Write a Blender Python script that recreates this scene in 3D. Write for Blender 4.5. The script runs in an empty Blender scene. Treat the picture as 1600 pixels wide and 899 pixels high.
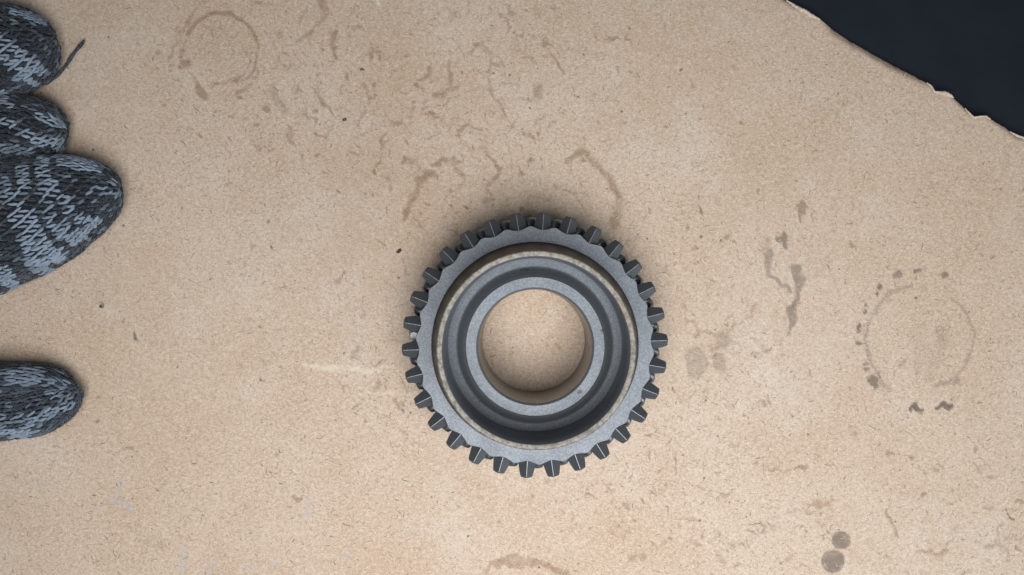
import bpy, math, random
import numpy as np
from mathutils import Vector, noise as mn

R = math.radians
random.seed(7)
rng = np.random.default_rng(7)
scene = bpy.context.scene

# ------------------------------------------------------------------ units
# plan unit = one photograph pixel on the board (1600 x 899), board at h = 0
F = 1164.0                 # focal length in plan units
D = 0.25                   # camera height above the board in metres
U = D / F                  # metres per plan unit
VX, VY = 812.0, 450.0      # foot of the camera on the board


def W(px, py, h=0.0):
    """plan point (px right, py down, h up) -> metres"""
    return ((px - VX) * U, -(py - VY) * U, h * U)


def seen(px, py, h):
    """plan position of something seen at (px, py) that lies h above the board"""
    d = 1 - h / F
    return VX + (px - VX) * d, VY + (py - VY) * d


# ------------------------------------------------------------------ camera
cam = bpy.data.cameras.new("camera")
cam.sensor_width = 36
cam.lens = 36 * F / 1600
cam.shift_x = -12 / 1600
cam.clip_start = 0.005
cam.clip_end = 50
co = bpy.data.objects.new("camera", cam)
co.location = (0, 0, D)
scene.collection.objects.link(co)
scene.camera = co

# ------------------------------------------------------------------ light
world = bpy.data.worlds.new("World")
scene.world = world
world.use_nodes = True
bg = world.node_tree.nodes["Background"]
bg.inputs[0].default_value = (0.80, 0.90, 1.0, 1)
bg.inputs[1].default_value = 0.14


def area(name, loc, target, size, size_y, power, col):
    l = bpy.data.lights.new(name, 'AREA')
    l.shape = 'RECTANGLE'
    l.size, l.size_y = size, size_y
    l.energy = power
    l.color = col
    o = bpy.data.objects.new(name, l)
    o.location = loc
    o.rotation_euler = (Vector(target) - Vector(loc)).to_track_quat('-Z', 'Y').to_euler()
    scene.collection.objects.link(o)
    return o


area("overhead_light", (0.014, -0.120, 0.315), (0.014, -0.102, 0), 0.24, 0.20, 1.46, (1.0, 0.985, 0.97))
area("window_light", (0.46, -0.42, 0.34), (0.10, -0.09, 0), 0.40, 0.30, 1.5, (0.86, 0.95, 1.0))
scene.view_settings.view_transform = 'Standard'
scene.view_settings.look = 'None'
scene.view_settings.exposure = 0.0
scene.view_settings.gamma = 1.0
scene.view_settings.use_curve_mapping = False


# ------------------------------------------------------------------ helpers
def tag(o, label=None, cat=None, group=None, kind=None):
    if label: o["label"] = label
    if cat: o["category"] = cat
    if group: o["group"] = group
    if kind: o["kind"] = kind
    return o


def empty(name, loc=(0, 0, 0)):
    o = bpy.data.objects.new(name, None)
    o.empty_display_size = 0.01
    o.location = loc
    scene.collection.objects.link(o)
    return o


def mesh_obj(name, verts, faces, mats, parent=None, smooth=False, idx=None, loc=None):
    me = bpy.data.meshes.new(name)
    me.from_pydata([tuple(v) for v in verts], [], faces)
    for m in (mats if isinstance(mats, (list, tuple)) else [mats]):
        me.materials.append(m)
    if idx is not None:
        me.polygons.foreach_set("material_index", idx)
    me.polygons.foreach_set("use_smooth", [smooth] * len(me.polygons))
    me.update()
    o = bpy.data.objects.new(name, me)
    scene.collection.objects.link(o)
    if parent: o.parent = parent
    if loc: o.location = loc
    return o


def fast_mesh(name, V, Q, mat, parent=None, smooth=True, attrs=None):
    """V (n,3) metres, Q (m,4) quads, float attributes per vertex"""
    V = np.asarray(V, np.float32); Q = np.asarray(Q, np.int32)
    me = bpy.data.meshes.new(name)
    me.vertices.add(len(V)); me.vertices.foreach_set("co", V.ravel())
    k = Q.shape[1]
    me.loops.add(Q.size); me.loops.foreach_set("vertex_index", Q.ravel())
    me.polygons.add(len(Q))
    me.polygons.foreach_set("loop_start", np.arange(0, Q.size, k, dtype=np.int32))
    me.polygons.foreach_set("loop_total", np.full(len(Q), k, np.int32))
    me.polygons.foreach_set("use_smooth", np.full(len(Q), smooth, bool))
    me.update(calc_edges=True)
    for n, a in (attrs or {}).items():
        at = me.attributes.new(n, 'FLOAT', 'POINT')
        at.data.foreach_set("value", np.asarray(a, np.float32))
    me.materials.append(mat)
    o = bpy.data.objects.new(name, me)
    scene.collection.objects.link(o)
    if parent: o.parent = parent
    return o


class NT:
    """tiny node-tree writer"""
    def __init__(self, name):
        self.m = bpy.data.materials.new(name)
        self.m.use_nodes = True
        self.t = self.m.node_tree
        self.b = self.t.nodes["Principled BSDF"]
        self.tc = self.t.nodes.new("ShaderNodeTexCoord")

    def n(self, kind, **kw):
        o = self.t.nodes.new(kind)
        for k, v in kw.items(): setattr(o, k, v)
        return o

    def l(self, a, b): self.t.links.new(a, b)

    def put(self, sock, v):
        if hasattr(v, "is_linked"): self.l(v, sock)
        else: sock.default_value = v

    def mapping(self, scale=(1, 1, 1), rot=(0, 0, 0), vec=None, coord="Object"):
        m = self.n("ShaderNodeMapping")
        m.inputs["Scale"].default_value = scale
        m.inputs["Rotation"].default_value = rot
        self.l(vec or self.tc.outputs[coord], m.inputs[0])
        return m.outputs[0]

    def noise(self, vec, scale, detail=3, rough=.5, dist=0.0):
        t = self.n("ShaderNodeTexNoise")
        self.l(vec, t.inputs["Vector"])
        t.inputs["Scale"].default_value = scale
        t.inputs["Detail"].default_value = detail
        t.inputs["Roughness"].default_value = rough
        t.inputs["Distortion"].default_value = dist
        return t.outputs["Fac"]

    def ramp(self, v, a, b, lo=0.0, hi=1.0):
        r = self.n("ShaderNodeMapRange", interpolation_type='SMOOTHSTEP')
        self.l(v, r.inputs[0])
        for i, x in zip((1, 2, 3, 4), (a, b, lo, hi)): r.inputs[i].default_value = x
        return r.outputs[0]

    def math(self, op, a, b=0.0, clamp=False):
        m = self.n("ShaderNodeMath", operation=op, use_clamp=clamp)
        self.put(m.inputs[0], a); self.put(m.inputs[1], b)
        return m.outputs[0]

    def mix(self, f, a, b, blend='MIX'):
        m = self.n("ShaderNodeMix", data_type='RGBA', blend_type=blend)
        self.put(m.inputs[0], f)
        for s, v in ((m.inputs[6], a), (m.inputs[7], b)):
            if isinstance(v, tuple): s.default_value = (*v, 1)
            else: self.l(v, s)
        return m.outputs[2]

    def attr(self, name):
        return self.n("ShaderNodeAttribute", attribute_name=name).outputs["Fac"]

    def bump(self, h, strength, dist, normal=None):
        b = self.n("ShaderNodeBump")
        b.inputs["Strength"].default_value = strength
        b.inputs["Distance"].default_value = dist
        self.l(h, b.inputs["Height"])
        if normal: self.l(normal, b.inputs["Normal"])
        return b.outputs[0]

    def out(self, col=None, rough=None, metal=None, normal=None, spec=None, sheen=None):
        for k, v in (("Base Color", col), ("Roughness", rough), ("Metallic", metal), ("Normal", normal),
                     ("Specular IOR Level", spec), ("Sheen Weight", sheen)):
            if v is None: continue
            if isinstance(v, tuple): v = (*v, 1)
            self.put(self.b.inputs[k], v)
        return self.m


# ------------------------------------------------------------------ materials
def cardboard_mat(name, stains=True):
    t = NT(name)
    big = t.noise(t.mapping(), 14, 3, .55)
    mid = t.noise(t.mapping(), 75, 4, .6)
    base = t.mix(t.ramp(big, .3, .7), (.505, .382, .287), (.55, .448, .366))
    base = t.mix(t.ramp(mid, .35, .75, 0, .45), base, (.465, .345, .25))
    base = t.mix(t.ramp(t.noise(t.mapping((1, 1, 1), (0, 0, .7)), 30, 3, .6), .42, .72, 0, .38), base, (.445, .32, .22))
    base = t.mix(t.ramp(t.noise(t.mapping((1, 1, 1), (0, 0, 2.7)), 48, 3, .6), .5, .74, 0, .40), base, (.58, .52, .46))
    # pulp fibres: short strokes laid in several directions, dark and pale
    w = t.noise(t.mapping(), 260, 2, .5)
    sep = t.n("ShaderNodeVectorMath", operation='MULTIPLY_ADD')
    wn = t.n("ShaderNodeTexNoise"); t.l(t.tc.outputs["Object"], wn.inputs["Vector"])
    wn.inputs["Scale"].default_value = 230
    t.l(wn.outputs["Color"], sep.inputs[0])
    sep.inputs[1].default_value = (.0022, .0022, 0)
    t.l(t.tc.outputs["Object"], sep.inputs[2])
    wv = sep.outputs[0]
    hs = []
    for i, (ang, sx, sy) in enumerate(((25, 520, 2600), (75, 560, 2400), (130, 480, 2500), (160, 600, 2300))):
        hs.append(t.noise(t.mapping((sx, sy, 1), (0, 0, R(ang)), wv), 1.0, 2, .55))
    dk = t.math('MAXIMUM', t.ramp(hs[0], .60, .74), t.ramp(hs[1], .60, .74))
    dk = t.math('MAXIMUM', dk, t.ramp(hs[2], .62, .76))
    lt = t.math('MAXIMUM', t.ramp(hs[3], .58, .74), t.ramp(hs[1], .42, .30))
    grain = t.noise(t.mapping(), 2300, 2, .6)
    base = t.mix(t.math('MULTIPLY', dk, .40), base, (.27, .195, .125))
    base = t.mix(t.math('MULTIPLY', lt, .6), base, (.68, .585, .485))
    base = t.mix(t.ramp(grain, .48, .70, 0, .42), base, (.30, .22, .15))
    base = t.mix(t.ramp(grain, .50, .30, 0, .38), base, (.70, .61, .52))
    mot = t.noise(wv, 980, 3, .65)
    base = t.mix(t.ramp(mot, .50, .70, 0, .42), base, (.33, .245, .17))
    base = t.mix(t.ramp(mot, .50, .32, 0, .36), base, (.66, .585, .51))
    # odd single dark flecks and brown spotting
    v = t.n("ShaderNodeTexVoronoi"); t.l(t.mapping((1, 1, 1), (0, 0, .4), wv), v.inputs["Vector"])
    v.inputs["Scale"].default_value = 160
    fl = t.ramp(v.outputs["Distance"], .10, .05)
    fl = t.math('MULTIPLY', fl, t.ramp(t.noise(t.mapping(), 330, 1), .50, .62))
    base = t.mix(t.math('MULTIPLY', fl, .75), base, (.12, .085, .06))
    sp = t.noise(t.mapping((1, 1, 1), (0, 0, 1.1), wv), 420, 3, .65)
    sp = t.math('MULTIPLY', t.ramp(sp, .60, .74), t.ramp(t.noise(t.mapping(), 38, 2), .42, .66))
    base = t.mix(t.math('MULTIPLY', sp, .55), base, (.26, .17, .10))
    hgt = t.math('ADD', t.math('MULTIPLY', t.math('ADD', hs[0], hs[3]), .5), t.math('MULTIPLY', grain, .35))
    if stains:
        br = t.noise(t.mapping((1, 1, 1), (0, 0, 0), wv), 420, 6, .68)
        br2 = t.noise(t.mapping((1, 1, 1), (0, 0, .5)), 150, 3, .6)
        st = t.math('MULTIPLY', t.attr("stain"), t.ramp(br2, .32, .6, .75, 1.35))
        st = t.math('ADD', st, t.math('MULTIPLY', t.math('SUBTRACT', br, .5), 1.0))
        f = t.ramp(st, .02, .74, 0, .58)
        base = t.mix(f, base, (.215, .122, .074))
        f = t.math('MULTIPLY', t.attr("grease"), t.ramp(br, .2, .55, .75, 1.5), True)
        base = t.mix(f, base, (.135, .105, .09))
        f = t.math('MULTIPLY', t.attr("speck"), 1.0, True)
        base = t.mix(f, base, (.045, .04, .036))
        f = t.math('MULTIPLY', t.attr("chalk"), t.ramp(br, .3, .6, .2, 1.1), True)
        base = t.mix(f, base, (.40, .41, .46))
        f = t.math('MULTIPLY', t.attr("pale"), t.ramp(br, .3, .6, .2, 1.1), True)
        base = t.mix(f, base, (.72, .65, .56))
    n = t.bump(hgt, .7, .00018)
    n = t.bump(big, .25, .0012, n)
    return t.out(base, .92, 0.0, n, .18)


def steel(name, col, rough, speck=.5, metal=.9, scale=1400):
    t = NT(name)
    a = t.noise(t.mapping(), scale, 2, .6)
    b = t.noise(t.mapping(), 90, 4, .6)
    c = t.mix(t.ramp(a, .36, .66, 0, speck), col, tuple(x * .42 for x in col))
    c = t.mix(t.ramp(a, .60, .78, 0, speck), c, tuple(min(1, x * 1.55) for x in col))
    c = t.mix(t.ramp(b, .45, .75, 0, .25), c, tuple(x * .7 for x in col))
    pit = t.ramp(t.noise(t.mapping(), 330, 1), .74, .79)
    c = t.mix(t.math('MULTIPLY', pit, .7), c, (.05, .05, .055))
    r = t.ramp(b, .3, .7, rough - .05, rough + .07)
    n = t.bump(a, .35, .00008)
    return t.out(c, r, metal, n)


M_card = cardboard_mat("cardboard")
M_cardedge = cardboard_mat("cardboard_core", False)
M_plate = steel("blasted_steel", (.215, .24, .276), .56, .7, .20, 2100)
M_dark = steel("oiled_dark_steel", (.105, .115, .128), .46, .25, .6)
M_groove = steel("grey_steel", (.19, .205, .225), .5, .3, .45)
M_bright = steel("worn_edge_steel", (.27, .285, .30), .48, .3)
M_bore = steel("ground_bore_steel", (.27, .265, .26), .32, .2)
M_low = steel("ground_gear_steel", (.24, .25, .27), .38, .35)

t = NT("worn_bronze_rim")
pm = t.mapping((1, 1, .2))
a = t.noise(pm, 900, 3, .65)
b = t.noise(t.mapping(), 130, 3, .6)
c = t.mix(t.ramp(a, .3, .7), (.11, .10, .088), (.265, .252, .23))
c = t.mix(t.ramp(b, .5, .72, 0, .55), c, (.24, .19, .14))
M_rim = t.out(c, .6, .35, t.bump(a, .4, .0001))

t = NT("browned_cone_face")
a = t.noise(t.mapping((.15, .15, 8)), 400, 3, .6)
c = t.mix(t.ramp(a, .3, .7), (.052, .044, .037), (.078, .065, .053))
M_cone = t.out(c, .45, .8, t.bump(a, .2, .0001))

t = NT("dark_tabletop")
a = t.noise(t.mapping(), 60, 3)
sp = t.ramp(t.noise(t.mapping(), 700, 2, .6), .66, .8, 0, .35)
c = t.mix(t.ramp(a, .3, .7), (.0085, .012, .018), (.0105, .0145, .0215))
c = t.mix(sp, c, (.03, .035, .042))
M_table = t.out(c, .55, 0.0, t.bump(a, .1, .0004), .25)

t = NT("torn_paper")
a = t.noise(t.mapping((1, 1, 1)), 900, 3, .6)
M_torn = t.out(t.mix(t.ramp(a, .3, .7), (.43, .355, .28), (.62, .56, .49)), .95, 0.0, t.bump(a, .5, .0002), .1)


def wool(name, dark, light):
    t = NT(name)
    tint = t.attr("tint")
    a = t.noise(t.mapping(), 2600, 3, .7)
    b = t.noise(t.mapping(), 700, 2, .6)
    f = t.math('ADD', tint, t.math('MULTIPLY', t.math('SUBTRACT', a, .5), .42), True)
    c = t.mix(f, dark, light)
    c = t.mix(t.ramp(b, .55, .8, 0, .4), c, tuple(x * .6 for x in light))
    return t.out(c, .9, 0.0, t.bump(a, .6, .00015), .12, .25)


M_wool = wool("marled_wool", (.012, .016, .023), (.22, .28, .36))
t = NT("wool_backing")
a = t.noise(t.mapping(), 1500, 3, .7)
M_back = t.out(t.mix(t.ramp(a, .3, .7), (.010, .012, .016), (.030, .036, .046)), .95, 0.0, t.bump(a, .6, .0003), .08)
t = NT("wool_fibre")
M_fuzz = t.out((.095, .115, .14), .9, 0.0, None, .1)

# ------------------------------------------------------------------ tabletop
TH = 20.0       # board thickness in plan units (about 4 mm)
x0, y0, z0 = W(-1200, -1000, -TH - 0.6)
x1, y1, _ = W(2800, 1900, 0)
z1 = z0 - 0.03
tv = [(x0, y1, z0), (x1, y1, z0), (x1, y0, z0), (x0, y0, z0), (x0, y1, z1), (x1, y1, z1), (x1, y0, z1), (x0, y0, z1)]
tf = [(0, 1, 2, 3), (4, 7, 6, 5), (0, 4, 5, 1), (1, 5, 6, 2), (2, 6, 7, 3), (3, 7, 4, 0)]
tag(mesh_obj("tabletop", tv, tf, M_table), kind="structure")

# ------------------------------------------------------------------ cardboard
EDGE = np.array([(1000, -126), (1100, -72), (1180, -27), (1228, 0), (1242, 9), (1256, 15), (1268, 24), (1280, 29),
                 (1300, 43), (1330, 61), (1365, 81), (1400, 101), (1430, 117), (1446, 127), (1454, 134), (1459, 143),
                 (1468, 144), (1478, 144.5), (1488, 152), (1498, 159), (1506, 165), (1512, 174), (1520, 183.5),
                 (1529, 181.5), (1539, 181), (1550, 188), (1562, 194), (1573, 200), (1580, 206), (1590, 213),
                 (1600, 215.5), (1650, 243), (1760, 305)], float)
XA, XB, YA, YB = -160, 1760, -126, 1030
NX, NY = 800, 440
xs = np.linspace(XA, XB, NX)
rag = np.array([mn.noise((x * .11, 3.1, 0)) * 1.3 + mn.noise((x * .33, 9.1, 0)) * .7 for x in xs])
top = np.where(xs < EDGE[0, 0], YA, np.interp(xs, EDGE[:, 0], EDGE[:, 1]) + rag * (xs > 1100))
# rows: dense at the torn edge
e = np.array([0, 1.2, 2.6, 4.4, 6.6, 9.2, 12.4, 16, 20])
PX = np.repeat(xs[:, None], NY, 1)
PY = np.empty((NX, NY))
for i in range(NX):
    PY[i, :9] = top[i] + e
    PY[i, 8:] = np.linspace(top[i] + 20, YB, NY - 8)
# roll of the crushed edge (weaker where the liner has been torn off)
roll = np.interp(xs, [1000, 1240, 1262, 1285, 1305, 1335, 1400, 1440, 1455, 1470, 1492, 1505, 1518, 1545, 1565, 1620, 1760],
                 [7, 4, .5, 1, 6, 9, 8, 6, 1, .5, 3, 5, 1.2, 1.5, 4, 5, 5])
dist = (PY - top[:, None]) * .87
H = -roll[:, None] * np.clip(1 - dist / (6 + roll[:, None]), 0, 1) ** 2
wav = np.array([[0.0]])
gx, gy = PX * .006, PY * .006
H = H + .9 * np.sin(gx * 1.7 + gy * .6) * np.sin(gy * 1.3 - gx * .4 + 1)    # a very slight warp of the sheet

# ---- stains, marks, specks and painted edge shade: scalar fields over the sheet
FLD = {k: np.zeros((NX, NY)) for k in ("stain", "grease", "speck", "chalk", "pale")}
wx = np.zeros_like(PX); wy = np.zeros_like(PX)
r_ = np.random.default_rng(3)
for sc, am in ((.035, 3.2), (.11, 2.0), (.30, 1.5)):
    for k in range(7):
        a_, p_ = r_.uniform(0, 6.28), r_.uniform(0, 6.28)
        wx += am * .45 * np.sin((PX * math.cos(a_) + PY * math.sin(a_)) * sc * r_.uniform(.7, 1.4) + p_)
        a_, p_ = r_.uniform(0, 6.28), r_.uniform(0, 6.28)
        wy += am * .45 * np.sin((PX * math.cos(a_) + PY * math.sin(a_)) * sc * r_.uniform(.7, 1.4) + p_)


def mark(fld, pts, w, s, soft=.85, warp=1.15):
    """stroke (or drop) through pts; w half width (number or list), s strength, soft = share of width that fades"""
    pts = [np.array(p, float) for p in pts]
    if len(pts) == 1: pts = pts + [pts[0] + (.01, 0)]
    ws = w if isinstance(w, (list, tuple)) else [w] * len(pts)
    if soft > .8: ws = [q * 1.5 + .4 for q in ws]
    P = np.array(pts); m = max(ws) + 10
    i0, i1 = np.searchsorted(xs, [P[:, 0].min() - m, P[:, 0].max() + m])
    if i1 <= i0: return
    sl = slice(max(0, i0), min(NX, i1))
    X = PX[sl] + wx[sl] * warp; Y = PY[sl] + wy[sl] * warp
    best = np.zeros_like(X)
    for (a, b, wa, wb) in zip(pts[:-1], pts[1:], ws[:-1], ws[1:]):
        d = b - a; L = max((d * d).sum(), 1e-6)
        q = np.clip(((X - a[0]) * d[0] + (Y - a[1]) * d[1]) / L, 0, 1)
        dd = np.hypot(X - a[0] - q * d[0], Y - a[1] - q * d[1])
        ww = wa + (wb - wa) * q
        v = np.clip((ww - dd) / (ww * soft + .4), 0, 1)
        best = np.maximum(best, v * v * (3 - 2 * v))
    FLD[fld][sl] = np.maximum(FLD[fld][sl], best * s)


def arc(fld, cx, cy, rx, ry, a0, a1, w, s, soft=.7, warp=.6):
    n = max(6, int(abs(a1 - a0) / 8))
    if fld == "stain": s = s * 1.35
    A = [R(a0 + (a1 - a0) * k / n) for k in range(n + 1)]
    ws = w if not isinstance(w, tuple) else [w[0] + (w[1] - w[0]) * k / n for k in range(n + 1)]
    mark(fld, [(cx + rx * math.cos(a), cy - ry * math.sin(a)) for a in A], ws, s, soft, warp)


S = "stain"; G = "grease"  # stain field also holds the painted shade along the rolled edge
# cup-like ring at the upper left
arc(S, 344, 79, 58, 55, 20, 150, (5, 6), .55)
arc(S, 344, 79, 58, 55, 150, 215, 3, .30)
arc(S, 344, 79, 59, 56, -60, 20, (3, 5), .42)
arc(S, 338, 80, 54, 54, 265, 360, 3, .38)
mark(S, [(335, 135), (352, 131), (372, 121)], 3.5, .4)
mark(S, [(314, 2), (300, 24), (280, 44), (269, 72), (268, 90)], [5, 4, 3.5, 3, 2], .42)
mark(S, [(400, 110), (387, 133), (370, 150)], [3, 3.5, 4], .45)
mark(S, [(295, 93)], 8, .6); mark(S, [(285, 76), (284, 84)], 5, .5)
mark(S, [(299, 112), (308, 132), (316, 142), (322, 153)], [2, 4, 6, 5], .55)
mark(S, [(330, 55), (325, 62)], 3, .4); mark(S, [(355, 105)], 4, .35)
mark(S, [(315, 210)], 3.6, .8, .2); mark(S, [(393, 198), (398, 199)], 4, .55)
mark(S, [(355, 175), (370, 180), (390, 184)], 2, .35)
mark(G, [(427, 142), (442, 172)], [6, 8], .20); mark(S, [(447, 195), (455, 215), (463, 231)], [4, 7, 4], .38)
mark(S, [(472, 248)], 5, .4); mark(S, [(483, 238)], 4, .45)
mark(S, [(495, -4), (501, 18), (488, 46), (473, 60)], [8, 5, 5, 4], .5)
mark(S, [(443, 47)], 4.5, .55); mark(S, [(522, 52), (517, 68), (522, 94)], [6, 4, 5], .5)
mark(S, [(463, 90), (450, 106)], 3, .35)
mark(S, [(493, 146), (502, 162), (513, 168), (519, 180)], [2.5, 4, 4, 3], .5)
mark(S, [(400, 12), (415, 10)], 4, .35); mark(S, [(558, 15), (552, 8)], 2, .4)
mark(S, [(605, 207), (596, 222), (592, 244), (591, 262)], [4, 4, 3, 4], .45)
mark(S, [(650, 129), (651, 137)], 4, .5); mark(S, [(680, 146), (690, 138)], 6, .42)
mark(S, [(704, 86), (705, 108), (700, 132), (686, 148), (668, 149)], [5, 5, 5, 6, 3], .45)
mark(S, [(746, 73), (762, 84), (770, 94)], 4, .45); mark(S, [(762, 113), (778, 144), (790, 168), (799, 198)], 2, .42)
mark(S, [(833, 130), (838, 148)], 8, .38); mark(S, [(846, 179), (836, 200)], 3, .5)
mark(S, [(850, 70)], 6, .6); mark(S, [(858, 84), (868, 98), (879, 111)], [2, 2, 4], .5)
mark(S, [(838, 15), (846, 26)], 5, .45); mark(S, [(794, 12), (800, 24)], 4, .4); mark(S, [(712, 18), (706, 32)], 6, .4)
mark("speck", [(893, 147), (902, 146)], 1.5, .8); mark(S, [(912, 190)], 5, .35, .9)
mark(S, [(733, 183), (730, 192), (716, 206)], [2, 3, 5], .5); mark(S, [(735, 192), (755, 203)], 2.5, .4)
mark(S, [(642, 257), (655, 262)], 6, .45); mark(S, [(677, 262), (692, 252), (710, 253), (723, 270)], [4, 5, 5, 6], .5)
mark(S, [(681, 275), (658, 292), (650, 311), (639, 332), (629, 347)], [6, 8, 5, 6, 3], .52)
mark(S, [(719, 290)], 5, .4); mark(S, [(608, 278), (610, 302)], [4, 6], .38)
mark(S, [(756, 228), (764, 249), (778, 262), (765, 285), (776, 305)], [6, 4, 4, 4, 3], .40)
mark(S, [(799, 232), (801, 266)], 2.5, .35)
mark(S, [(887, 257), (897, 245), (911, 237), (930, 250), (949, 273), (964, 300), (966, 330), (961, 349)],
     [4, 4, 6, 8, 7, 8, 10, 9], .52, .85, .6)
mark(S, [(946, 235), (980, 230)], 4, .25); mark(G, [(760, 310)], 7, .25); mark(S, [(835, 308), (855, 312)], 11, .30)
mark(S, [(865, 290), (872, 297), (896, 302)], 2.5, .45); mark("speck", [(833, 260)], 2, .6)
mark(S, [(906, 200), (910, 232)], 1.6, .35)
mark(S, [(x, y + 5) for x, y in EDGE if 1290 <= x <= 1440], 9, .34, .95, .4)  # browner crushed edge, with the shade of its downward roll painted in
mark(S, [(x, y + 3) for x, y in EDGE if 1100 <= x <= 1700], 4, .22, .95, .4)  # fainter band of the same painted shade along the whole edge
# right of the gear
mark(S, [(1253, 324), (1253, 352)], [6, 3], .62, .3); mark(S, [(1246, 330), (1262, 328)], 3, .6)
mark(S, [(1135, 363)], 5.5, .55); mark(S, [(1128, 365), (1140, 358)], 2, .5)
mark(G, [(1216, 380), (1228, 377), (1226, 392)], [5, 7, 4], .48, .25)
mark(G, [(1202, 402), (1206, 430)], [6, 8], .32, .3); mark(G, [(1208, 434), (1222, 444), (1240, 459)], [5, 6, 2], .34, .3)
mark(G, [(1250, 424), (1252, 448), (1250, 470), (1242, 494), (1228, 517)], [8, 8, 4, 9, 3], .40, .3)
mark(S, [(1218, 524), (1206, 530)], 3, .35); mark(S, [(1256, 380)], 4, .45); mark(S, [(1196, 374)], 4, .45)
mark(S, [(1198, 392)], 4, .3); mark(S, [(1329, 372), (1330, 382)], 4, .5); mark(S, [(1358, 386)], 3, .35)
mark(S, [(1275, 461)], 8, .2); mark("speck", [(1092, 328), (1093, 332)], 2.4, .75)
mark("speck", [(1089, 305), (1092, 328)], .8, .5); mark(S, [(1094, 390), (1086, 393)], 4, .5)
mark(S, [(1044, 418), (1042, 424)], 4, .45); mark(S, [(1071, 343)], 3, .4); mark(S, [(1094, 373)], 3, .35)
mark(S, [(1116, 410), (1120, 416)], 2, .4)
for (x, y, r, s) in ((1434, 428, 6, .55), (1472, 428, 5.5, .5), (1402, 433, 7, .5), (1377, 451, 6, .6), (1371, 461, 3.5, .6),
                     (1353, 475, 4, .6), (1350, 486, 5, .55), (1342, 508, 6, .6), (1341, 517, 5, .6), (1340, 536, 5, .5),
                     (1352, 566, 5, .4), (1352, 576, 5, .45), (1362, 592, 9, .55), (1368, 598, 6, .5)):
    mark(G, [(x - r * .3, y + r * .2), (x + r * .3, y - r * .2)], r * .8, s * .95, .3, .8)
arc(G, 1438, 532, 86, 84, 100, 235, (5, 4), .26); arc(G, 1438, 532, 85, 80, -75, 55, (4, 4), .24)
mark(S, [(1384, 474), (1396, 470)], 8, .2); mark(G, [(1362, 570), (1376, 590), (1394, 604)], [3, 5, 2], .25)
mark(G, [(1472, 516), (1475, 545)], 10, .16); mark(G, [(1440, 520), (1442, 570)], 14, .08)
mark(G, [(1463, 555), (1458, 595)], 12, .10); mark(G, [(1412, 562), (1404, 567)], 4, .3); mark(G, [(1438, 582)], 6, .2)
mark(G, [(1477, 607), (1492, 600)], 5, .28); mark(G, [(1440, 452)], 4, .25)
mark(G, [(1425, 644), (1434, 636), (1440, 645), (1448, 642)], [3, 5, 6, 3], .62, .3)
mark(G, [(1465, 641), (1476, 637), (1478, 644), (1486, 642)], [3, 5, 6, 3], .62, .3)
mark(S, [(1412, 596), (1415, 644)], 1.2, .45)
mark(S, [(1064, 470), (1074, 506), (1092, 522), (1120, 523)], 2, .35)
mark(G, [(1122, 526), (1134, 531), (1124, 545), (1112, 552)], [6, 9, 5, 3], .26); mark(S, [(1136, 520), (1150, 506), (1172, 488)], 3.5, .35)
mark(S, [(1170, 484), (1182, 476)], 4, .3); mark(S, [(1186, 532), (1200, 540), (1172, 548)], 4, .35)
mark(G, [(1084, 562), (1086, 578)], 19, .22, .3); mark(G, [(1126, 572)], 17, .22, .3)
mark(S, [(1051, 611), (1066, 628), (1092, 608)], [1.5, 4, 1.5], .4); mark("speck", [(1049, 608), (1053, 616)], 1, .7)
mark(S, [(1192, 632), (1194, 640)], 3, .5); mark(S, [(1180, 678)], 16, .16, .9)
# lower right
mark(G, [(1314.6, 844.5)], 15.4, .50, .06, .25); mark(G, [(1302, 878)], 19.0, .50, .06, .25); mark(G, [(1300, 880)], 9, .56, .9)
mark(S, [(1246, 730), (1258, 727)], 4, .65); mark(S, [(1240, 732), (1224, 736)], 2, .4)
mark(S, [(1342, 675), (1342, 694)], 4.5, .28); mark(S, [(1388, 706), (1399, 710)], 4, .45); mark(S, [(1527, 706)], 5, .5)
mark(S, [(1472, 781)], 3, .55); mark(S, [(1228, 801), (1250, 794), (1272, 790), (1290, 790)], [3, 2.5, 4, 8], .35)
mark(S, [(1383, 798), (1393, 812), (1399, 830), (1405, 838)], [2, 3, 5, 2], .5)
mark(S, [(1434, 864), (1444, 860), (1463, 862), (1486, 860)], [3, 5, 3, 5], .42); mark(S, [(1484, 866), (1482, 874)], 3, .35)
mark(S, [(1564, 818), (1557, 848), (1545, 860)], [3, 6, 4], .35); mark(S, [(1560, 852), (1578, 862), (1577, 876)], 4, .33)
mark(S, [(1588, 783), (1594, 780), (1600, 784)], 3, .5); mark(S, [(1536, 802), (1552, 801)], 2, .4)
mark(S, [(1225, 874), (1240, 865)], 5, .35); mark(S, [(1126, 872), (1133, 879), (1142, 888)], 4, .35)
mark(S, [(1154, 887), (1162, 880)], 2.5, .5); mark(S, [(1200, 820), (1208, 818)], 8, .28); mark(S, [(1138, 850), (1143, 858)], 4, .3)
mark(S, [(1514, 665)], 5, .35); mark(S, [(1312, 725), (1308, 765)], 1.5, .3); mark(S, [(1520, 745), (1560, 746)], 1.5, .4)
mark(S, [(1298, 828), (1298, 832)], 3, .5); mark(S, [(1172, 650), (1200, 620)], 2, .2); mark(S, [(1102, 622), (1108, 610)], 8, .2)
mark("speck", [(1571, 799), (1576, 807), (1584, 815)], 1.4, .85); mark(S, [(1506, 820), (1490, 830)], 3, .25)
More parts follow.
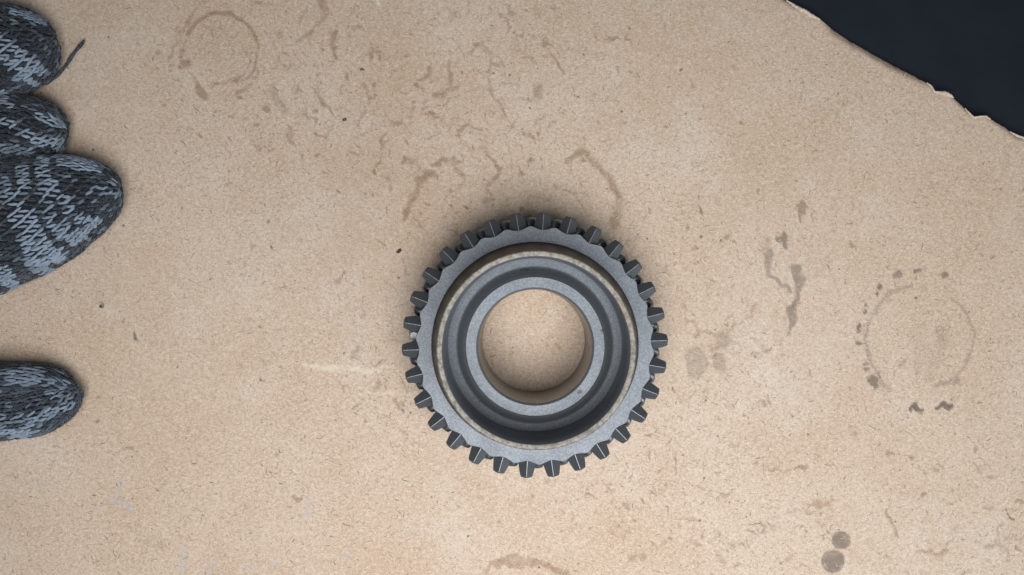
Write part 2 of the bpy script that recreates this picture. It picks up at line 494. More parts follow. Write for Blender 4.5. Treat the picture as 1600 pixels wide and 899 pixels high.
# bottom
mark(S, [(756, 902), (764, 890), (776, 883), (797, 876), (822, 873), (847, 878), (869, 888), (886, 902), (892, 930)],
     [5, 6, 8, 9, 10, 8, 7, 7, 6], .42, .25)
arc(S, 824, 938, 66, 64, -180, 0, 7, .4)
mark(S, [(957, 832), (966, 826)], 5, .35); mark(S, [(976, 840), (992, 828), (1016, 817)], [5, 2, 1.5], .38)
mark(S, [(1058, 810), (1075, 814), (1084, 813)], [1.5, 3, 4], .38); mark(S, [(1082, 850), (1097, 855)], 5, .35)
mark(S, [(1108, 824), (1118, 832), (1122, 838)], 4, .3); mark(S, [(984, 873), (993, 867), (1003, 872)], 5, .35)
mark(S, [(1032, 853), (1041, 848)], 4, .3); mark(S, [(1137, 850), (1142, 858)], 3, .3); mark(S, [(1124, 870), (1142, 884)], 4, .3)
mark(S, [(980, 785)], 4.5, .5); mark(S, [(972, 890), (975, 880)], 4, .25); mark(S, [(1092, 832), (1100, 845)], 2, .3)
mark(S, [(945, 748), (955, 765), (957, 778)], 4, .25)
for p in ((719, 794), (785, 819), (703, 833)): mark("speck", [p], 2.6, .5)
# lower left: a few spots and chalky blue rubs
mark(S, [(450, 773), (459, 778)], 5, .6, .3); mark(S, [(446, 790)], 3.5, .5); mark(S, [(192, 706), (208, 702)], 4, .4)
mark(S, [(157, 627)], 5, .35); mark(G, [(435, 707)], 3.5, .35); mark(S, [(225, 842), (250, 850)], 16, .2, .9)
mark(S, [(210, 818)], 5, .25); mark("speck", [(673, 776)], 2.5, .6); mark(S, [(116, 815)], 4, .2)
C = "chalk"
for pts in ([(192, 750), (184, 772), (171, 792), (186, 788), (203, 802)], [(62, 756), (72, 752), (84, 755)], [(284, 850), (280, 892)],
            [(330, 878), (320, 893)], [(378, 882), (388, 890)], [(436, 866), (424, 888)], [(475, 780), (472, 800)], [(644, 822), (654, 826)],
            [(150, 804), (158, 800)], [(540, 872), (548, 868)]):
    mark(C, pts, 3.2, .55, .9)
mark("pale", [(470, 572), (500, 574), (560, 575), (617, 577)], [2, 7, 5, 2.5], .5, .95); mark("pale", [(555, 615), (618, 612)], 2, .4, .9)
mark("pale", [(105, 830), (112, 838)], 3, .6, .7); mark("pale", [(556, 98), (562, 88)], 1.6, .8); mark("pale", [(590, 2), (594, 8)], 2.2, .9)
for (a, b, w, s) in (((521, 596), (577, 630), 1.6, .35), ((520, 634), (532, 644), 2.5, .35), ((400, 556), (405, 566), 2.5, .5),
                     ((438, 456), (445, 457), 1.8, .6), ((526, 446), (540, 432), 2.5, .4), ((470, 510), (480, 514), 2.5, .4),
                     ((396, 386), (404, 390), 4, .35), ((558, 536), (552, 552), 5, .42), ((581, 602), (590, 598), 6, .55),
                     ((600, 568), (606, 562), 3.5, .45), ((617, 620), (624, 634), 3.5, .4), ((626, 676), (634, 684), 3.5, .35),
                     ((290, 468), (298, 474), 1.8, .5), ((585, 378), (604, 384), 2, .45), ((560, 380), (566, 376), 2, .4),
                     ((190, 500), (196, 506), 1.5, .35), ((564, 484), (562, 494), 3, .35), ((410, 524), (414, 528), 3, .35)):
    mark(S, [a, b], w, s)
for (x, y, r) in ((160, 470, 1.8), (206, 520, 2.4), (420, 351, 2.2), (282, 327, 1.4), (417, 395, 1.4), (547, 634, 2.2), (588, 633, 1.5),
                  (631, 632, 1.8), (630, 641, 1.4), (149, 657, 1.6), (605, 724, 1.4), (494, 209, 1.6), (596, 340, 1.6), (1180, 552, 1.6),
                  (1290, 415, 1.6), (1554, 405, 1.6), (1438, 350, 1.6), (1425, 319, 1.4), (1490, 676, 1.4), (1165, 828, 1.6), (1508, 848, 1.5)):
    mark("speck", [(x, y), (x + r_.uniform(-2, 2), y + r_.uniform(-2, 2))], r, .75)
# scattered small brown spotting, thick above the gear and at the lower right
cl = [(640, 120, 130, 90, 120), (760, 250, 110, 60, 110), (480, 90, 60, 80, 50), (1130, 430, 60, 80, 60), (1150, 800, 160, 60, 70),
      (960, 760, 90, 50, 60), (1180, 640, 80, 50, 50), (1450, 780, 110, 70, 35), (590, 600, 40, 60, 26), (330, 120, 80, 60, 40), (900, 120, 150, 90, 60)]
for (cx, cy, sx, sy, n) in cl:
    for k in range(int(n * 1.5)):
        x, y = r_.normal(cx, sx), r_.normal(cy, sy)
        a_, L = r_.uniform(0, 3.14), abs(r_.normal(0, 4)) + .5
        mark(S, [(x, y), (x + L * math.cos(a_), y + L * math.sin(a_))], r_.uniform(1.2, 3.6), r_.uniform(.3, .75), .8)
for (cx, cy, sx, sy, n) in ((690, 150, 130, 95, 95), (500, 110, 90, 80, 40), (1140, 800, 150, 60, 26), (1480, 800, 80, 60, 14), (620, 610, 40, 40, 8)):
    for k in range(n):                                           # wandering damp-stain tide lines
        x, y = r_.normal(cx, sx), r_.normal(cy, sy); a_ = r_.uniform(0, 6.28); pts = [(x, y)]
        for j in range(int(r_.integers(2, 6))):
            a_ += r_.normal(0, .7); L = r_.uniform(5, 10)
            x += L * math.cos(a_); y += L * math.sin(a_); pts.append((x, y))
        mark(S, pts, [float(q) for q in r_.uniform(1.2, 3.4, len(pts))], r_.uniform(.22, .48), .9)
for k in range(420):
    x, y = r_.uniform(0, 1600), r_.uniform(0, 899)
    a_, L = r_.uniform(0, 3.14), r_.uniform(.5, 6)
    mark(S, [(x, y), (x + L * math.cos(a_), y + L * math.sin(a_))], r_.uniform(1.0, 2.6), r_.uniform(.2, .55), .8)

board = empty("cardboard_sheet", W(700, 500, -TH))
tag(board, "stained tan cardboard sheet with a torn edge lying under the gear", "cardboard")
bx, by, bz = board.location


def rel(V):
    return np.asarray(V, float) - np.array([bx, by, bz])


V = np.stack([(PX - VX) * U, -(PY - VY) * U, H * U], -1).reshape(-1, 3)
idx = np.arange(NX * NY).reshape(NX, NY)
Q = np.stack([idx[:-1, :-1], idx[:-1, 1:], idx[1:, 1:], idx[1:, :-1]], -1).reshape(-1, 4)
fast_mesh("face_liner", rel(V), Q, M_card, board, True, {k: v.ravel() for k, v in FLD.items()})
# the core below the liner: a walled slab set back 1 unit under it, bottom on the tabletop
loop = [(xs[i], top[i] + .8, H[i, 0] - .3) for i in range(0, NX, 2)] + [(XB - 1, YB - 1, -.5), (XA + 1, YB - 1, -.5)]
n = len(loop)
cv = [W(a, b, c) for a, b, c in loop] + [W(a + .4, b + 1.5, -TH) for a, b, c in loop]
cf = [(i, (i + 1) % n, n + (i + 1) % n, n + i) for i in range(n)] + [tuple(range(n, 2 * n))]
mesh_obj("corrugated_core", rel(cv), cf, M_cardedge, board)


def torn(pts, name="torn_paper"):
    """a lifted lip of pale liner: list of (x, y, half width, height)"""
    v, f = [], []
    P = [np.array(p[:2], float) for p in pts]
    for k, p in enumerate(pts):
        d = P[min(k + 1, len(P) - 1)] - P[max(k - 1, 0)]
        d /= np.linalg.norm(d); nrm = np.array([-d[1], d[0]])
        for j, (q, hh) in enumerate(((-1, 0.1), (-.4, .8), (.2, 1.0), (.7, .7), (1, .1))):
            jit = mn.noise((p[0] * .4, p[1] * .4, j * 2.3)) * .5
            c = P[k] + nrm * (q + jit * .9) * p[2] * 1.3
            v.append(W(c[0] + jit, c[1] - jit, p[3] * hh * 1.2 + jit * .9 - .6))
    for k in range(len(pts) - 1):
        for j in range(4):
            a = k * 5 + j
            f.append((a, a + 1, a + 6, a + 5))
    o = mesh_obj(name, rel(v), f, M_torn, board, True)
    return o


def densify(pts, n):
    P = np.array(pts, float); t0 = np.linspace(0, 1, len(P)); t1 = np.linspace(0, 1, n)
    out = np.stack([np.interp(t1, t0, P[:, k]) for k in range(P.shape[1])], 1)
    for k in range(1, n - 1):
        out[k, 0] += mn.noise((k * .7, 1, 0)) * .8; out[k, 1] += mn.noise((k * .7, 5, 0)) * .8
        out[k, 2] *= 1 + .4 * mn.noise((k * .9, 7, 0))
    return out


torn(densify([(1229, 1, .6, 1), (1242, 10, 2.0, 2.2), (1250, 15, 2.6, 3), (1258, 18, 2.2, 2.6), (1266, 24, 2.6, 3), (1281, 31, .8, 1.5)], 30))
torn(densify([(1448, 130, .6, 1.5), (1455, 136, 1.3, 3), (1459, 144, 1.4, 3), (1466, 145, 1.6, 3), (1476, 146, 2.6, 3.4), (1485, 150, 2.4, 3), (1490, 154, .6, 1.5)], 34))
torn(densify([(1508, 170, .6, 1), (1515, 179, 1.2, 3), (1521, 184.5, 1.6, 3), (1530, 183, 1.3, 3), (1540, 182.4, 1.2, 2.5), (1548, 187, .5, 1)], 26))
torn(densify([(1578, 206, .6, 1), (1587, 212, 1.2, 3), (1597, 215.5, 1.6, 3), (1612, 223, .6, 1)], 14))

# loose pulp fibres lying on the liner
nf = 15000
fx, fy = rng.uniform(-60, 1640, nf), rng.uniform(-60, 960, nf)
ok = fy > np.interp(fx, EDGE[:, 0], EDGE[:, 1], left=-999) + 8
fx, fy = fx[ok], fy[ok]; nf = len(fx)
FV, FQ, FT = [], [], []
for k in range(nf):
    a = rng.uniform(0, math.tau); L = rng.gamma(3, 1.3) + 1.5; cu = rng.normal(0, .35); w = rng.uniform(.2, .4)
    x, y = fx[k], fy[k]; base = len(FV)
    tcol = rng.choice([0.0, .3, .6, 1.0], p=[.02, .08, .40, .50])
    for j in range(4):
        ww = w * (.5 if j in (0, 3) else 1)
        for s in (-1, 1):
            FV.append(W(x - math.sin(a) * ww * s, y + math.cos(a) * ww * s, .95 + .45 * (1 - abs(j - 1.5) / 1.5) * rng.uniform(.3, 1)))
            FT.append(tcol)
        x += math.cos(a) * L / 3; y += math.sin(a) * L / 3; a += cu
    for j in range(3): FQ.append((base + 2 * j, base + 2 * j + 1, base + 2 * j + 3, base + 2 * j + 2))
t = NT("pulp_fibre")
M_fib = t.out(t.mix(t.attr("tint"), (.13, .095, .07), (.62, .53, .43)), .95, 0.0, None, .1)
fo = fast_mesh("paper_fibre", rel(FV), FQ, M_fib, board, True, {"tint": FT})
tag(fo, kind="stuff")

# ------------------------------------------------------------------ gear
AX, AY = VX + 21.7, VY + 82.3
gear = empty("gear_wheel", W(AX, AY, 0))
tag(gear, "dark grey steel gear ring with raised collar and pointed dog teeth on the cardboard", "gear")


def lathe(name, prof, mats, midx, parent, seg=192, smooth=True, closed=False):
    """prof [(r, h)] in plan units; midx material per profile segment"""
    v, f, mi = [], [], []
    n = len(prof)
    for k in range(seg):
        a = math.tau * k / seg
        for r, h in prof: v.append((r * math.cos(a) * U, r * math.sin(a) * U, h * U))
    m = n if closed else n - 1
    for k in range(seg):
        k2 = (k + 1) % seg
        for j in range(m):
            j2 = (j + 1) % n
            f.append((k * n + j, k2 * n + j, k2 * n + j2, k * n + j2)); mi.append(midx[j])
    o = mesh_obj(name, v, f, mats, parent, smooth, mi)
    md = o.modifiers.new("edge", 'EDGE_SPLIT'); md.split_angle = R(28)
    return o


# hub: bore, inner ring, sloped groove, floor of the cup, underside
hub = [(79.6, 3), (79.6, 119.5), (79.9, 120.6), (81.6, 124), (82.6, 125), (96.6, 125), (97.6, 124.2), (103.5, 113), (108.5, 104),
       (110.6, 100.6), (112.4, 98.9), (115, 98.2), (122.5, 98.0), (125.5, 97.0), (132, 96), (132, 60), (120, 58), (120, 20), (108, 20), (108, 0), (82.5, 0)]
mi = [2, 2, 1, 1, 0, 3, 1, 1, 1, 0, 0, 0, 0, 1, 1, 1, 1, 1, 1, 1, 1]
lathe("hub", hub, [M_plate, M_groove, M_bore, M_bright], mi, gear, 192, True, True)
# raised cone collar
col = [(124.6, 97.6), (123.8, 103), (123.4, 150), (122.9, 187), (123.6, 189.4), (124.9, 190), (129.2, 190), (130.4, 189.2), (131.2, 187.2), (146.3, 107.6), (147.4, 106.2), (147.4, 100), (124.6, 90)]
mi = [4, 4, 4, 4, 2, 2, 2, 2, 0, 0, 0, 0, 0]
lathe("cone_collar", col, [M_cone, M_dark, M_rim, M_bright, M_groove], mi, gear, 224, True, True)

# scalloped dog plate
NTH, PH0, STEP = 30, 2.2, 12.0


def outline(phi):
    q = (phi - PH0 + STEP / 2) % STEP - STEP / 2
    q = abs(q) / (STEP / 2)
    return 165.0 + 6.0 * (q ** 1.55) - 1.1 * max(0, q - .82) / .18


seg = 720
v, f, mi = [], [], []
ring = []
for k in range(seg):
    ph = 360 * k / seg; a = R(ph); ro = outline(ph); c, s = math.cos(a), math.sin(a)
    jit = mn.noise((c * 40, s * 40, 2)) * .25
    pr = [(146.0, 106.2), (147.5, 107.0), (156, 107.2), (ro - .9 + jit, 107), (ro + jit, 106), (ro - .2, 96), (ro - 1.5, 58), (130, 56), (130, 100)]
    for r, h in pr: v.append((r * c * U, r * s * U, h * U))
n = 9
for k in range(seg):
    k2 = (k + 1) % seg
    for j in range(n):
        j2 = (j + 1) % n
        f.append((k * n + j, k2 * n + j, k2 * n + j2, k * n + j2)); mi.append([0, 0, 0, 2, 1, 1, 1, 1, 1][j])
o = mesh_obj("dog_plate", v, f, [M_plate, M_dark, M_bright], gear, True, mi)
o.modifiers.new("edge", 'EDGE_SPLIT').split_angle = R(26)

# one pointed dog tooth, copied round the plate
rs = [158, 163, 168, 173, 178.5, 184, 187.8, 189.7, 190.6]
hw = [13.6, 13.3, 12.9, 12.1, 11.0, 9.7, 8.5, 7.8, 6.6]
hr = [106.4, 106.3, 106.0, 105.6, 105.1, 104.7, 104.2, 102.2, 99.0]
v, f, mi = [], [], []
for r, w, h in zip(rs, hw, hr):
    rw = .34
    sl = .86
    eh = h - (w - rw) * sl
    pr = [(-w * .80, 57), (-w * .97, eh - 9), (-w, eh), (-rw, h), (rw, h), (w, eh), (w * .97, eh - 9), (w * .80, 57)]
    for j, (y, z) in enumerate(pr): v.append((r * U, y * U, z * U))
n = 8
for k in range(len(rs) - 1):
    for j in range(n - 1):
        f.append((k * n + j, (k + 1) * n + j, (k + 1) * n + j + 1, k * n + j + 1)); mi.append(1 if j == 3 and k < 7 else 0)
    f.append((k * n + n - 1, (k + 1) * n + n - 1, (k + 1) * n, k * n)); mi.append(0)
e0 = (len(rs) - 1) * n
f.append(tuple(e0 + j for j in range(n))); mi.append(0)
tooth0 = None
for k in range(NTH):
    if k == 0:
        o = tooth0 = mesh_obj("dog_tooth", v, f, [M_dark, M_bright], gear, False, mi)
    else:
        o = tooth0.copy(); scene.collection.objects.link(o); o.parent = gear
    o.rotation_euler = (0, 0, R(PH0 + STEP * k + random.uniform(-.12, .12)))

# lower helical gear: rim and teeth
low = [(131, 12), (131, 62), (136, 66), (167.5, 66), (169, 64.5), (169, 12), (167, 10), (134, 10)]
rim = lathe("gear_rim", low, [M_low], [0] * 8, gear, 160, True, True)
v, f = [], []
NS = 7
for k in range(NS):
    q = k / (NS - 1)
    h = 10 + 56 * q
    tw = R(9.5 * (q - 1))
    ins = 2.2 if k in (0, NS - 1) else 0
    for (r, w) in ((164, 9.4), (170, 9.0), (177, 7.6), (182, 5.6), (185.5 - ins, 4.0), (186.8 - ins * 1.6, 2.4)):
        w2 = w - (1.2 if ins else 0)
        v.append((r, -w2, h, tw))
    for (r, w) in ((186.8 - ins * 1.6, 2.4), (185.5 - ins, 4.0), (182, 5.6), (177, 7.6), (170, 9.0), (164, 9.4)):
        w2 = w - (1.2 if ins else 0)
        v.append((r, w2, h, tw))
vv = [((r * math.cos(tw) - y * math.sin(tw)) * U, (r * math.sin(tw) + y * math.cos(tw)) * U, h * U) for r, y, h, tw in v]
for k in range(NS - 1):
    for j in range(12):
        j2 = (j + 1) % 12
        f.append((k * 12 + j, k * 12 + j2, (k + 1) * 12 + j2, (k + 1) * 12 + j))
f.append(tuple(range(11, -1, -1))); f.append(tuple((NS - 1) * 12 + j for j in range(12)))
for k in range(30):
    if k == 0: o = g0 = mesh_obj("helical_tooth", vv, f, [M_low], rim, True)
    else:
        o = g0.copy(); scene.collection.objects.link(o); o.parent = rim
    o.rotation_euler = (0, 0, R(176.5 + 12 * k))
g0.modifiers.new("edge", 'EDGE_SPLIT').split_angle = R(40)

# ------------------------------------------------------------------ knitted glove
glove = empty("knitted_glove", W(-260, 380, 0))
tag(glove, "grey and charcoal marled knit glove, fingertips and thumb reaching in from the left", "glove")
gl = np.array(glove.location)


def spline(P, n):
    """Catmull-Rom through the rows of P, n samples"""
    P = np.asarray(P, float)
    Pp = np.vstack([2 * P[0] - P[1], P, 2 * P[-1] - P[-2]])
    out = []
    m = len(P) - 1
    for k in range(n):
        u = k / (n - 1) * m; i = min(int(u), m - 1); q = u - i
        a, b, c, d = Pp[i:i + 4]
        out.append(.5 * ((2 * b) + (c - a) * q + (2 * a - 5 * b + 4 * c - d) * q * q + (3 * b - a - 3 * c + d) * q ** 3))
    return np.array(out)


class Limb:
    """tube with elliptic sections; rows of ctrl: x, y, half width, half height, centre height (plan units)"""
    def __init__(self, ctrl, n=120, power=2.3, bend=None):
        S_ = spline(ctrl, n)
        self.c = np.stack([S_[:, 0], S_[:, 1], S_[:, 4]], 1)
        self.w, self.h = np.maximum(S_[:, 2], .3), np.maximum(S_[:, 3], .3)
        d = np.gradient(self.c, axis=0)
        d[:, 2] = 0
        d /= np.linalg.norm(d, axis=1)[:, None]
        self.t = d
        self.nrm = np.stack([-d[:, 1], d[:, 0], np.zeros(n)], 1)
        seg_ = np.linalg.norm(np.diff(self.c, axis=0), axis=1) + 0.6 * np.abs(np.diff(self.w)) + .3 * np.abs(np.diff(self.h))
        self.s = np.concatenate([[0], np.cumsum(seg_)])
        self.p = power
        self.n = n

    def pt(self, s, a, off=0.0):
        f = lambda A: np.interp(s, self.s, A)
        c = np.array([f(self.c[:, k]) for k in range(3)])
        nr = np.array([f(self.nrm[:, k]) for k in range(3)]); nr /= np.linalg.norm(nr)
        w, h = f(self.w) + off, f(self.h) + off
        e_ = 2 / self.p
        ca, sa = math.cos(a), math.sin(a)
        x = math.copysign(abs(ca) ** e_, ca) * w
        z = math.copysign(abs(sa) ** e_, sa) * h
        p = c + nr * x + np.array([0, 0, z])
        k = min(1.0, w / 30) * 4.2
        q = Vector((p[0] * .028, p[1] * .028, p[2] * .028))
        p = p + (p - c) / max(np.linalg.norm(p - c), 1e-6) * (mn.noise(q) * k + mn.noise(q * 2.7) * k * .35)
        return p

    def girth(self, s):
        w, h = np.interp(s, self.s, self.w), np.interp(s, self.s, self.h)
        return math.pi * (1.5 * (w + h) - math.sqrt(max(w * h, .01)))


def g2w(p):
    return np.array(W(p[0], p[1], p[2])) - gl


def base_mesh(name, L, parent, off=-2.0, nv=40):
    v, f = [], []
    ss = np.linspace(0, L.s[-1], 60)
    for s in ss:
        for k in range(nv):
            v.append(g2w(L.pt(s, math.tau * k / nv, off)))
    m = len(ss)
    for i in range(m - 1):
        for k in range(nv):
            k2 = (k + 1) % nv
            f.append((i * nv + k, i * nv + k2, (i + 1) * nv + k2, (i + 1) * nv + k))
    f.append(tuple(range(nv))[::-1]); f.append(tuple((m - 1) * nv + k for k in range(nv)))
    return mesh_obj(name, v, f, M_back, parent, True)


def capsule(V_, Q_, T_, p0, p1, up, r, tint, bow=0.0, sides=7, rings=6, flat=.75):
    """bowed yarn leg from p0 to p1"""
    ax = p1 - p0; L = np.linalg.norm(ax)
    if L < 1e-6: return
    ax /= L
    sd = np.cross(ax, up); nn = np.linalg.norm(sd)
    if nn < 1e-6: return
    sd /= nn; u2 = np.cross(sd, ax)
    b = len(V_)
    for i in range(rings):
        q = i / (rings - 1)
        prof = max(.18, math.sin(math.pi * (.06 + .88 * q)) ** .55)
        c = p0 + ax * L * q + u2 * bow * math.sin(math.pi * q)
        rr = r * prof
        for k in range(sides):
            an = math.tau * (k / sides) + q * 1.2
            j = 1 + .16 * math.cos(2 * an - q * 9)
            V_.append(c + sd * math.cos(an) * rr * j + u2 * math.sin(an) * rr * flat * j)
            T_.append(tint)
    for i in range(rings - 1):
        for k in range(sides):
            k2 = (k + 1) % sides
            Q_.append((b + i * sides + k, b + i * sides + k2, b + (i + 1) * sides + k2, b + (i + 1) * sides + k))


def knit(L, parent, tintf, row=10.6, leg=5.6, a_lo=-35, a_hi=215, s0=0, sides=7, rings=6, seed=0, slant=.32, shear=0.0, fuzz=1.0):
    rg = np.random.default_rng(seed)
    V_, Q_, T_ = [], [], []
    FV_, FQ_ = [], []
    s = s0; i = 0
    while s < L.s[-1] - 2:
        g = L.girth(s)
        n = max(6, int(g / leg / 2) * 2)
        da = math.tau / n
        for k in range(n):
            a = (k + .5) * da + shear * (s / 100)
            am = (math.degrees(a) + 90) % 360 - 90
            if not (a_lo <= am <= a_hi): continue
            sg = 1 if k % 2 == 0 else -1
            js = rg.normal(0, .8); ja = rg.normal(0, .10) * da
            l2 = row * .72 * rg.uniform(.9, 1.15)
            sa_, sb_ = max(0, s - l2 + js), min(L.s[-1], s + l2 + js)
            p0 = L.pt(sa_, a - sg * slant * da + ja, -1.0)
            p1 = L.pt(sb_, a + sg * slant * da + ja, -1.0 + .6)
            cen = L.pt(s, a, 0)
            inner = L.pt(s, a, -5)
            up = cen - inner; up /= max(np.linalg.norm(up), 1e-6)
            tnt = tintf(cen[0], cen[1], cen[2], rg)
            capsule(V_, Q_, T_, p0, p1, up, leg * .41 * rg.uniform(.8, 1.15), tnt, 1.5, sides, rings)
            if rg.random() < fuzz * 1.5:                          # stray wool fibres
                d = rg.normal(0, 1, 3); d += up * rg.uniform(0, 1.1); d /= np.linalg.norm(d)
                q = cen + up * 1.0; e_ = np.cross(d, rg.normal(0, 1, 3)); e_ /= np.linalg.norm(e_)
                ln = rg.gamma(2.2, 1.7) + 2; bb = len(FV_); bend = rg.normal(0, .35, 3)
                for j in range(4):
                    w = .27 if j < 3 else .06
                    FV_.append(q - e_ * w); FV_.append(q + e_ * w)
                    d = d + bend; d /= np.linalg.norm(d); q = q + d * ln / 3
                for j in range(3): FQ_.append((bb + 2 * j, bb + 2 * j + 1, bb + 2 * j + 3, bb + 2 * j + 2))
        s += row * (.55 + .45 * min(1, g / 260)); i += 1
    V_ = np.array(V_); A = np.stack([(V_[:, 0] - VX) * U, -(V_[:, 1] - VY) * U, V_[:, 2] * U], 1) - gl
    o = fast_mesh("knit_stitches", A, Q_, M_wool, parent, True, {"tint": T_}); tag(o, kind="stuff")
    if FV_:
        V_ = np.array(FV_); A = np.stack([(V_[:, 0] - VX) * U, -(V_[:, 1] - VY) * U, V_[:, 2] * U], 1) - gl
        o = fast_mesh("wool_fuzz", A, FQ_, M_fuzz, parent, True); tag(o, kind="stuff")


def bands(light, base=.10, var=.16):
    """yarn tint by plan position (as seen in the photograph): pale strokes [(x0,y0,x1,y1,halfwidth,value)]"""
    def fn(x, y, z, rg):
        d = 1 - z / F
        x, y = VX + (x - VX) / d, VY + (y - VY) / d
        vmax = base
        for (xa, ya, xb, yb, w, val) in light:
            dx, dy = xb - xa, yb - ya
            q = max(0, min(1, ((x - xa) * dx + (y - ya) * dy) / (dx * dx + dy * dy)))
            dd = math.hypot(x - xa - q * dx, y - ya - q * dy)
            if dd < w + 1.5 + rg.normal(0, 1.2): vmax = max(vmax, val)
        if vmax == base:
            return float(np.clip(base * .5 + rg.normal(0, .06) + (rg.uniform(.15, .5) if rg.random() < var else 0), 0, 1))
        return float(np.clip(vmax + .12 + rg.normal(0, .12) - (.55 if rg.random() < .08 else 0), 0, 1))
    return fn


def S2(rows):
    """rows given as seen in the photograph (x, y, half width, half height, centre height) -> plan"""
    out = []
    for x, y, w, h, z in rows:
        d = 1 - z / F
        a, b = seen(x, y, z)
        out.append((a, b, w * d, h, z))
    return out


# the broad finger nearest the camera
big = Limb(S2([(-150, 388, 92, 46, 52), (-60, 375, 96, 48, 52), (0, 353, 96, 48, 52), (50, 335, 91, 47, 51), (95, 318, 79, 44, 49), (132, 306, 63, 39, 45),
               (160, 300, 46, 32, 41), (178, 297, 29, 23, 38), (187, 296, 12, 11, 36), (189, 296, 3, 3, 36)]))
p = base_mesh("finger", big, glove)
knit(big, p, bands([(64, 250, 78, 330, 8, .72), (34, 262, 40, 330, 5, .65), (10, 290, 28, 345, 8, .7), (92, 250, 150, 262, 9, .75), (78, 285, 100, 318, 8, .7),
                    (30, 335, 62, 395, 17, .85), (55, 370, 85, 400, 13, .8), (98, 322, 135, 350, 6, .75), (70, 340, 105, 375, 5, .7), (88, 338, 118, 362, 3, .6),
                    (115, 375, 150, 345, 6, .7), (0, 425, 25, 452, 9, .75), (45, 410, 80, 425, 7, .6), (150, 290, 182, 305, 5, .5), (140, 300, 175, 285, 4, .5), (-60, 300, -50, 440, 14, .7)],
                   .10, .17), seed=1, shear=.15, slant=.24, leg=5.7)
# second finger
f2 = Limb(S2([(-150, 236, 62, 40, 44), (-60, 225, 60, 40, 43), (0, 214, 58, 40, 42), (35, 207, 56, 38, 41), (65, 204, 50, 34, 38), (85, 204, 38, 28, 34), (98, 205, 22, 18, 31), (104, 206, 7, 6, 30), (105, 206, 2, 2, 30)]))
p = base_mesh("finger", f2, glove)
knit(f2, p, bands([(0, 188, 30, 200, 5, .7), (30, 202, 62, 222, 5, .75), (62, 180, 80, 192, 6, .7), (70, 215, 95, 232, 7, .75), (80, 185, 96, 200, 4, .6), (0, 232, 45, 238, 5, .4), (0, 150, 12, 165, 6, .7)], .10, .15), seed=2)
# top finger
f1 = Limb(S2([(-150, 128, 74, 40, 46), (-70, 106, 76, 40, 45), (-20, 88, 75, 40, 44), (20, 76, 70, 39, 43), (48, 68, 59, 36, 40), (68, 64, 44, 29, 36), (80, 62, 27, 20, 33), (86, 61, 9, 8, 31), (87, 61, 2, 2, 31)]))
p = base_mesh("finger", f1, glove)
knit(f1, p, bands([(0, 62, 30, 84, 6, .75), (2, 86, 40, 118, 8, .8), (30, 86, 62, 112, 6, .8), (20, 20, 66, 32, 5, .6), (30, 120, 52, 132, 5, .65), (0, 150, 14, 160, 8, .75), (55, 92, 66, 108, 4, .6)], .08, .13), seed=3)
# fourth finger, outside the picture
f0 = Limb(S2([(-170, 2, 60, 34, 40), (-110, -22, 60, 34, 38), (-60, -42, 54, 32, 35), (-30, -52, 40, 26, 31), (-12, -57, 22, 16, 28), (-4, -58, 3, 3, 27)]))
p = base_mesh("finger", f0, glove)
knit(f0, p, bands([(-120, -60, -100, 20, 8, .7)], .1, .15), seed=4, sides=5, rings=4, fuzz=.3)
# thumb: the knit is folded along a groove, so two lobes share one part
th = Limb(S2([(-260, 575, 60, 44, 52), (-160, 622, 46, 38, 46), (-60, 646, 38, 34, 38), (0, 651, 36, 33, 36), (40, 648, 36, 32, 35), (72, 638, 35, 30, 34), (98, 625, 28, 25, 31), (114, 615, 18, 17, 28), (124, 609, 7, 7, 27), (127, 608, 2, 2, 27)]), power=2.1)
thumb = base_mesh("thumb", th, glove)
knit(th, thumb, bands([(40, 650, 60, 665, 7, .6), (62, 652, 100, 640, 6, .55), (0, 674, 40, 678, 6, .75), (95, 620, 110, 632, 6, .5), (0, 655, 30, 655, 6, .45), (75, 615, 95, 610, 4, .5)], .20, .16),
     row=9.5, seed=5, shear=-.2, slant=.3)
tu = Limb(S2([(-220, 540, 40, 40, 50), (-130, 575, 34, 36, 42), (-60, 592, 28, 32, 38), (0, 596, 25, 30, 37), (40, 594, 23, 28, 36), (72, 593, 19, 25, 35), (95, 597, 14, 20, 33), (110, 603, 7, 12, 31), (117, 606, 2, 4, 30)]), power=2.1)
base_mesh("thumb_fold", tu, thumb)
knit(tu, thumb, bands([(-20, 592, 58, 588, 12, .55), (70, 592, 100, 597, 4, .45)], .14, .14), row=13, seed=8, slant=.25)
# palm, outside the picture
pa = Limb([(-560, 300, 150, 62, 72), (-480, 300, 160, 66, 74), (-380, 300, 225, 70, 74), (-270, 275, 285, 68, 70), (-190, 230, 280, 58, 62), (-120, 205, 250, 46, 52), (-90, 200, 225, 30, 48)], power=2.6)
p = base_mesh("palm", pa, glove)
knit(pa, p, bands([(-300, 0, -300, 600, 16, .7), (-420, 0, -420, 600, 20, .75), (-200, 0, -200, 600, 14, .7)], .12, .15), row=15, leg=9, a_lo=-10, a_hi=190, sides=5, rings=4, seed=6, fuzz=0)
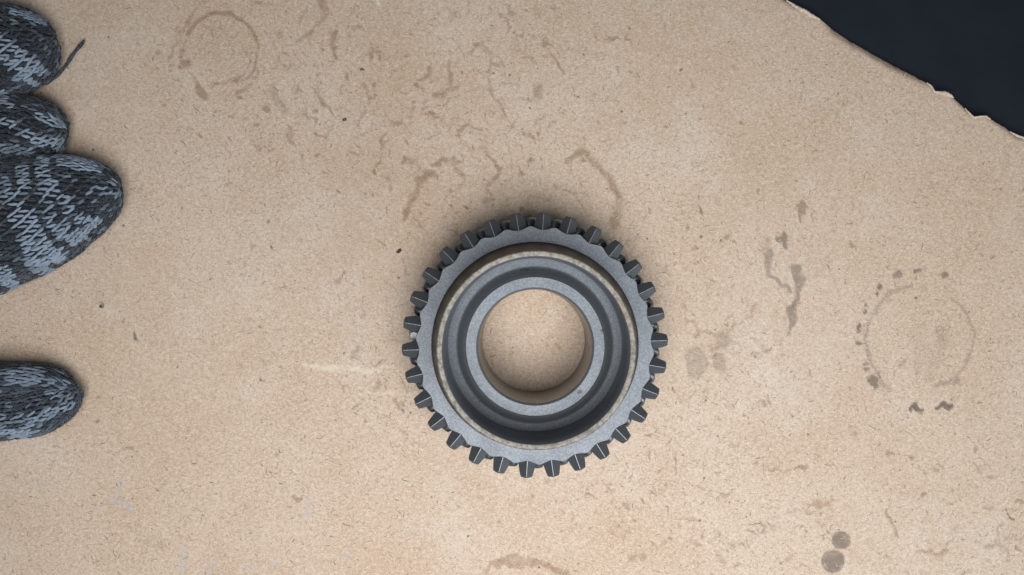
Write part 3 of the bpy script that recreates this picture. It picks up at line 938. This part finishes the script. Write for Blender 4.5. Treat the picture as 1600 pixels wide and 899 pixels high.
# loose yarn end
pts = [(50, 137, 22), (62, 133, 14), (72, 131, 9), (82, 125, 7), (92, 116, 6), (103, 103, 6), (112, 89, 6), (121, 77, 7), (128, 69, 7), (131.5, 63, 7)]
P = spline([(*seen(x, y, h), h) for x, y, h in pts], 46)
v, f = [], []
for k in range(len(P)):
    d = P[min(k + 1, len(P) - 1)] - P[max(k - 1, 0)]; d /= np.linalg.norm(d)
    sd = np.cross(d, (0, 0, 1)); sd /= np.linalg.norm(sd); u2 = np.cross(sd, d)
    r = 2.1 + .5 * (k / 45) if k < 44 else 1.2
    for j in range(8):
        an = math.tau * j / 8 + k * .35
        rr = r * (1 + .18 * math.cos(2 * (math.tau * j / 8)))
        v.append(g2w(P[k] + sd * math.cos(an) * rr + u2 * math.sin(an) * rr))
for k in range(len(P) - 1):
    for j in range(8):
        j2 = (j + 1) % 8
        f.append((k * 8 + j, k * 8 + j2, (k + 1) * 8 + j2, (k + 1) * 8 + j))
f.append(tuple((len(P) - 1) * 8 + j for j in range(8)))
t = NT("dark_yarn")
a = t.noise(t.mapping(), 1500, 3, .7)
M_yarn = t.out(t.mix(t.ramp(a, .3, .7), (.022, .027, .035), (.075, .088, .105)), .85, 0.0, t.bump(a, .5, .0002), .15)
mesh_obj("loose_yarn", v, f, M_yarn, glove, True)

# ------------------------------------------------------------------ metal chips and crumbs on the board
t = NT("dark_chip")
a = t.noise(t.mapping(), 900, 2)
M_chip = t.out(t.mix(a, (.03, .032, .035), (.16, .155, .15)), .4, .6)
chips = [(538.5, 188, 3.6, 2.8, 20, "black metal crumb lying on the cardboard right of the round ring stain"),
         (624, 393, 5.2, 3.0, 35, "largest dark grit chip on the cardboard close to the gear's upper left teeth"),
         (159, 480, 3.6, 2.6, 10, "dark crumb on bare cardboard below the broad knitted fingertip"),
         (566, 110, 3.6, 2.0, 0, "small grey crumb on the cardboard above the gear, left of the brown streaks")]
for (x, y, a_, b_, ang, lab) in chips:
    v, f = [], []
    rg = np.random.default_rng(int(x))
    n = 9
    for lay, (s, h) in enumerate(((1, .9), (.95, 2.0), (.5, 3.1))):
        for k in range(n):
            q = math.tau * k / n; j = rg.uniform(.65, 1.15)
            X, Y = a_ * s * j * math.cos(q), b_ * s * j * math.sin(q)
            c, sn = math.cos(R(ang)), math.sin(R(ang))
            v.append(((X * c - Y * sn) * U, (X * sn + Y * c) * U, (h + rg.uniform(-.3, .3) * lay - .2) * U))
    for l in range(2):
        for k in range(n):
            k2 = (k + 1) % n
            f.append((l * n + k, l * n + k2, (l + 1) * n + k2, (l + 1) * n + k))
    f.append(tuple(2 * n + k for k in range(n))); f.append(tuple(range(n))[::-1])
    o = mesh_obj("metal_chip", v, f, M_chip, None, False, loc=W(x, y, 0))
    tag(o, lab, "metal chip", "metal crumbs scattered on the cardboard")
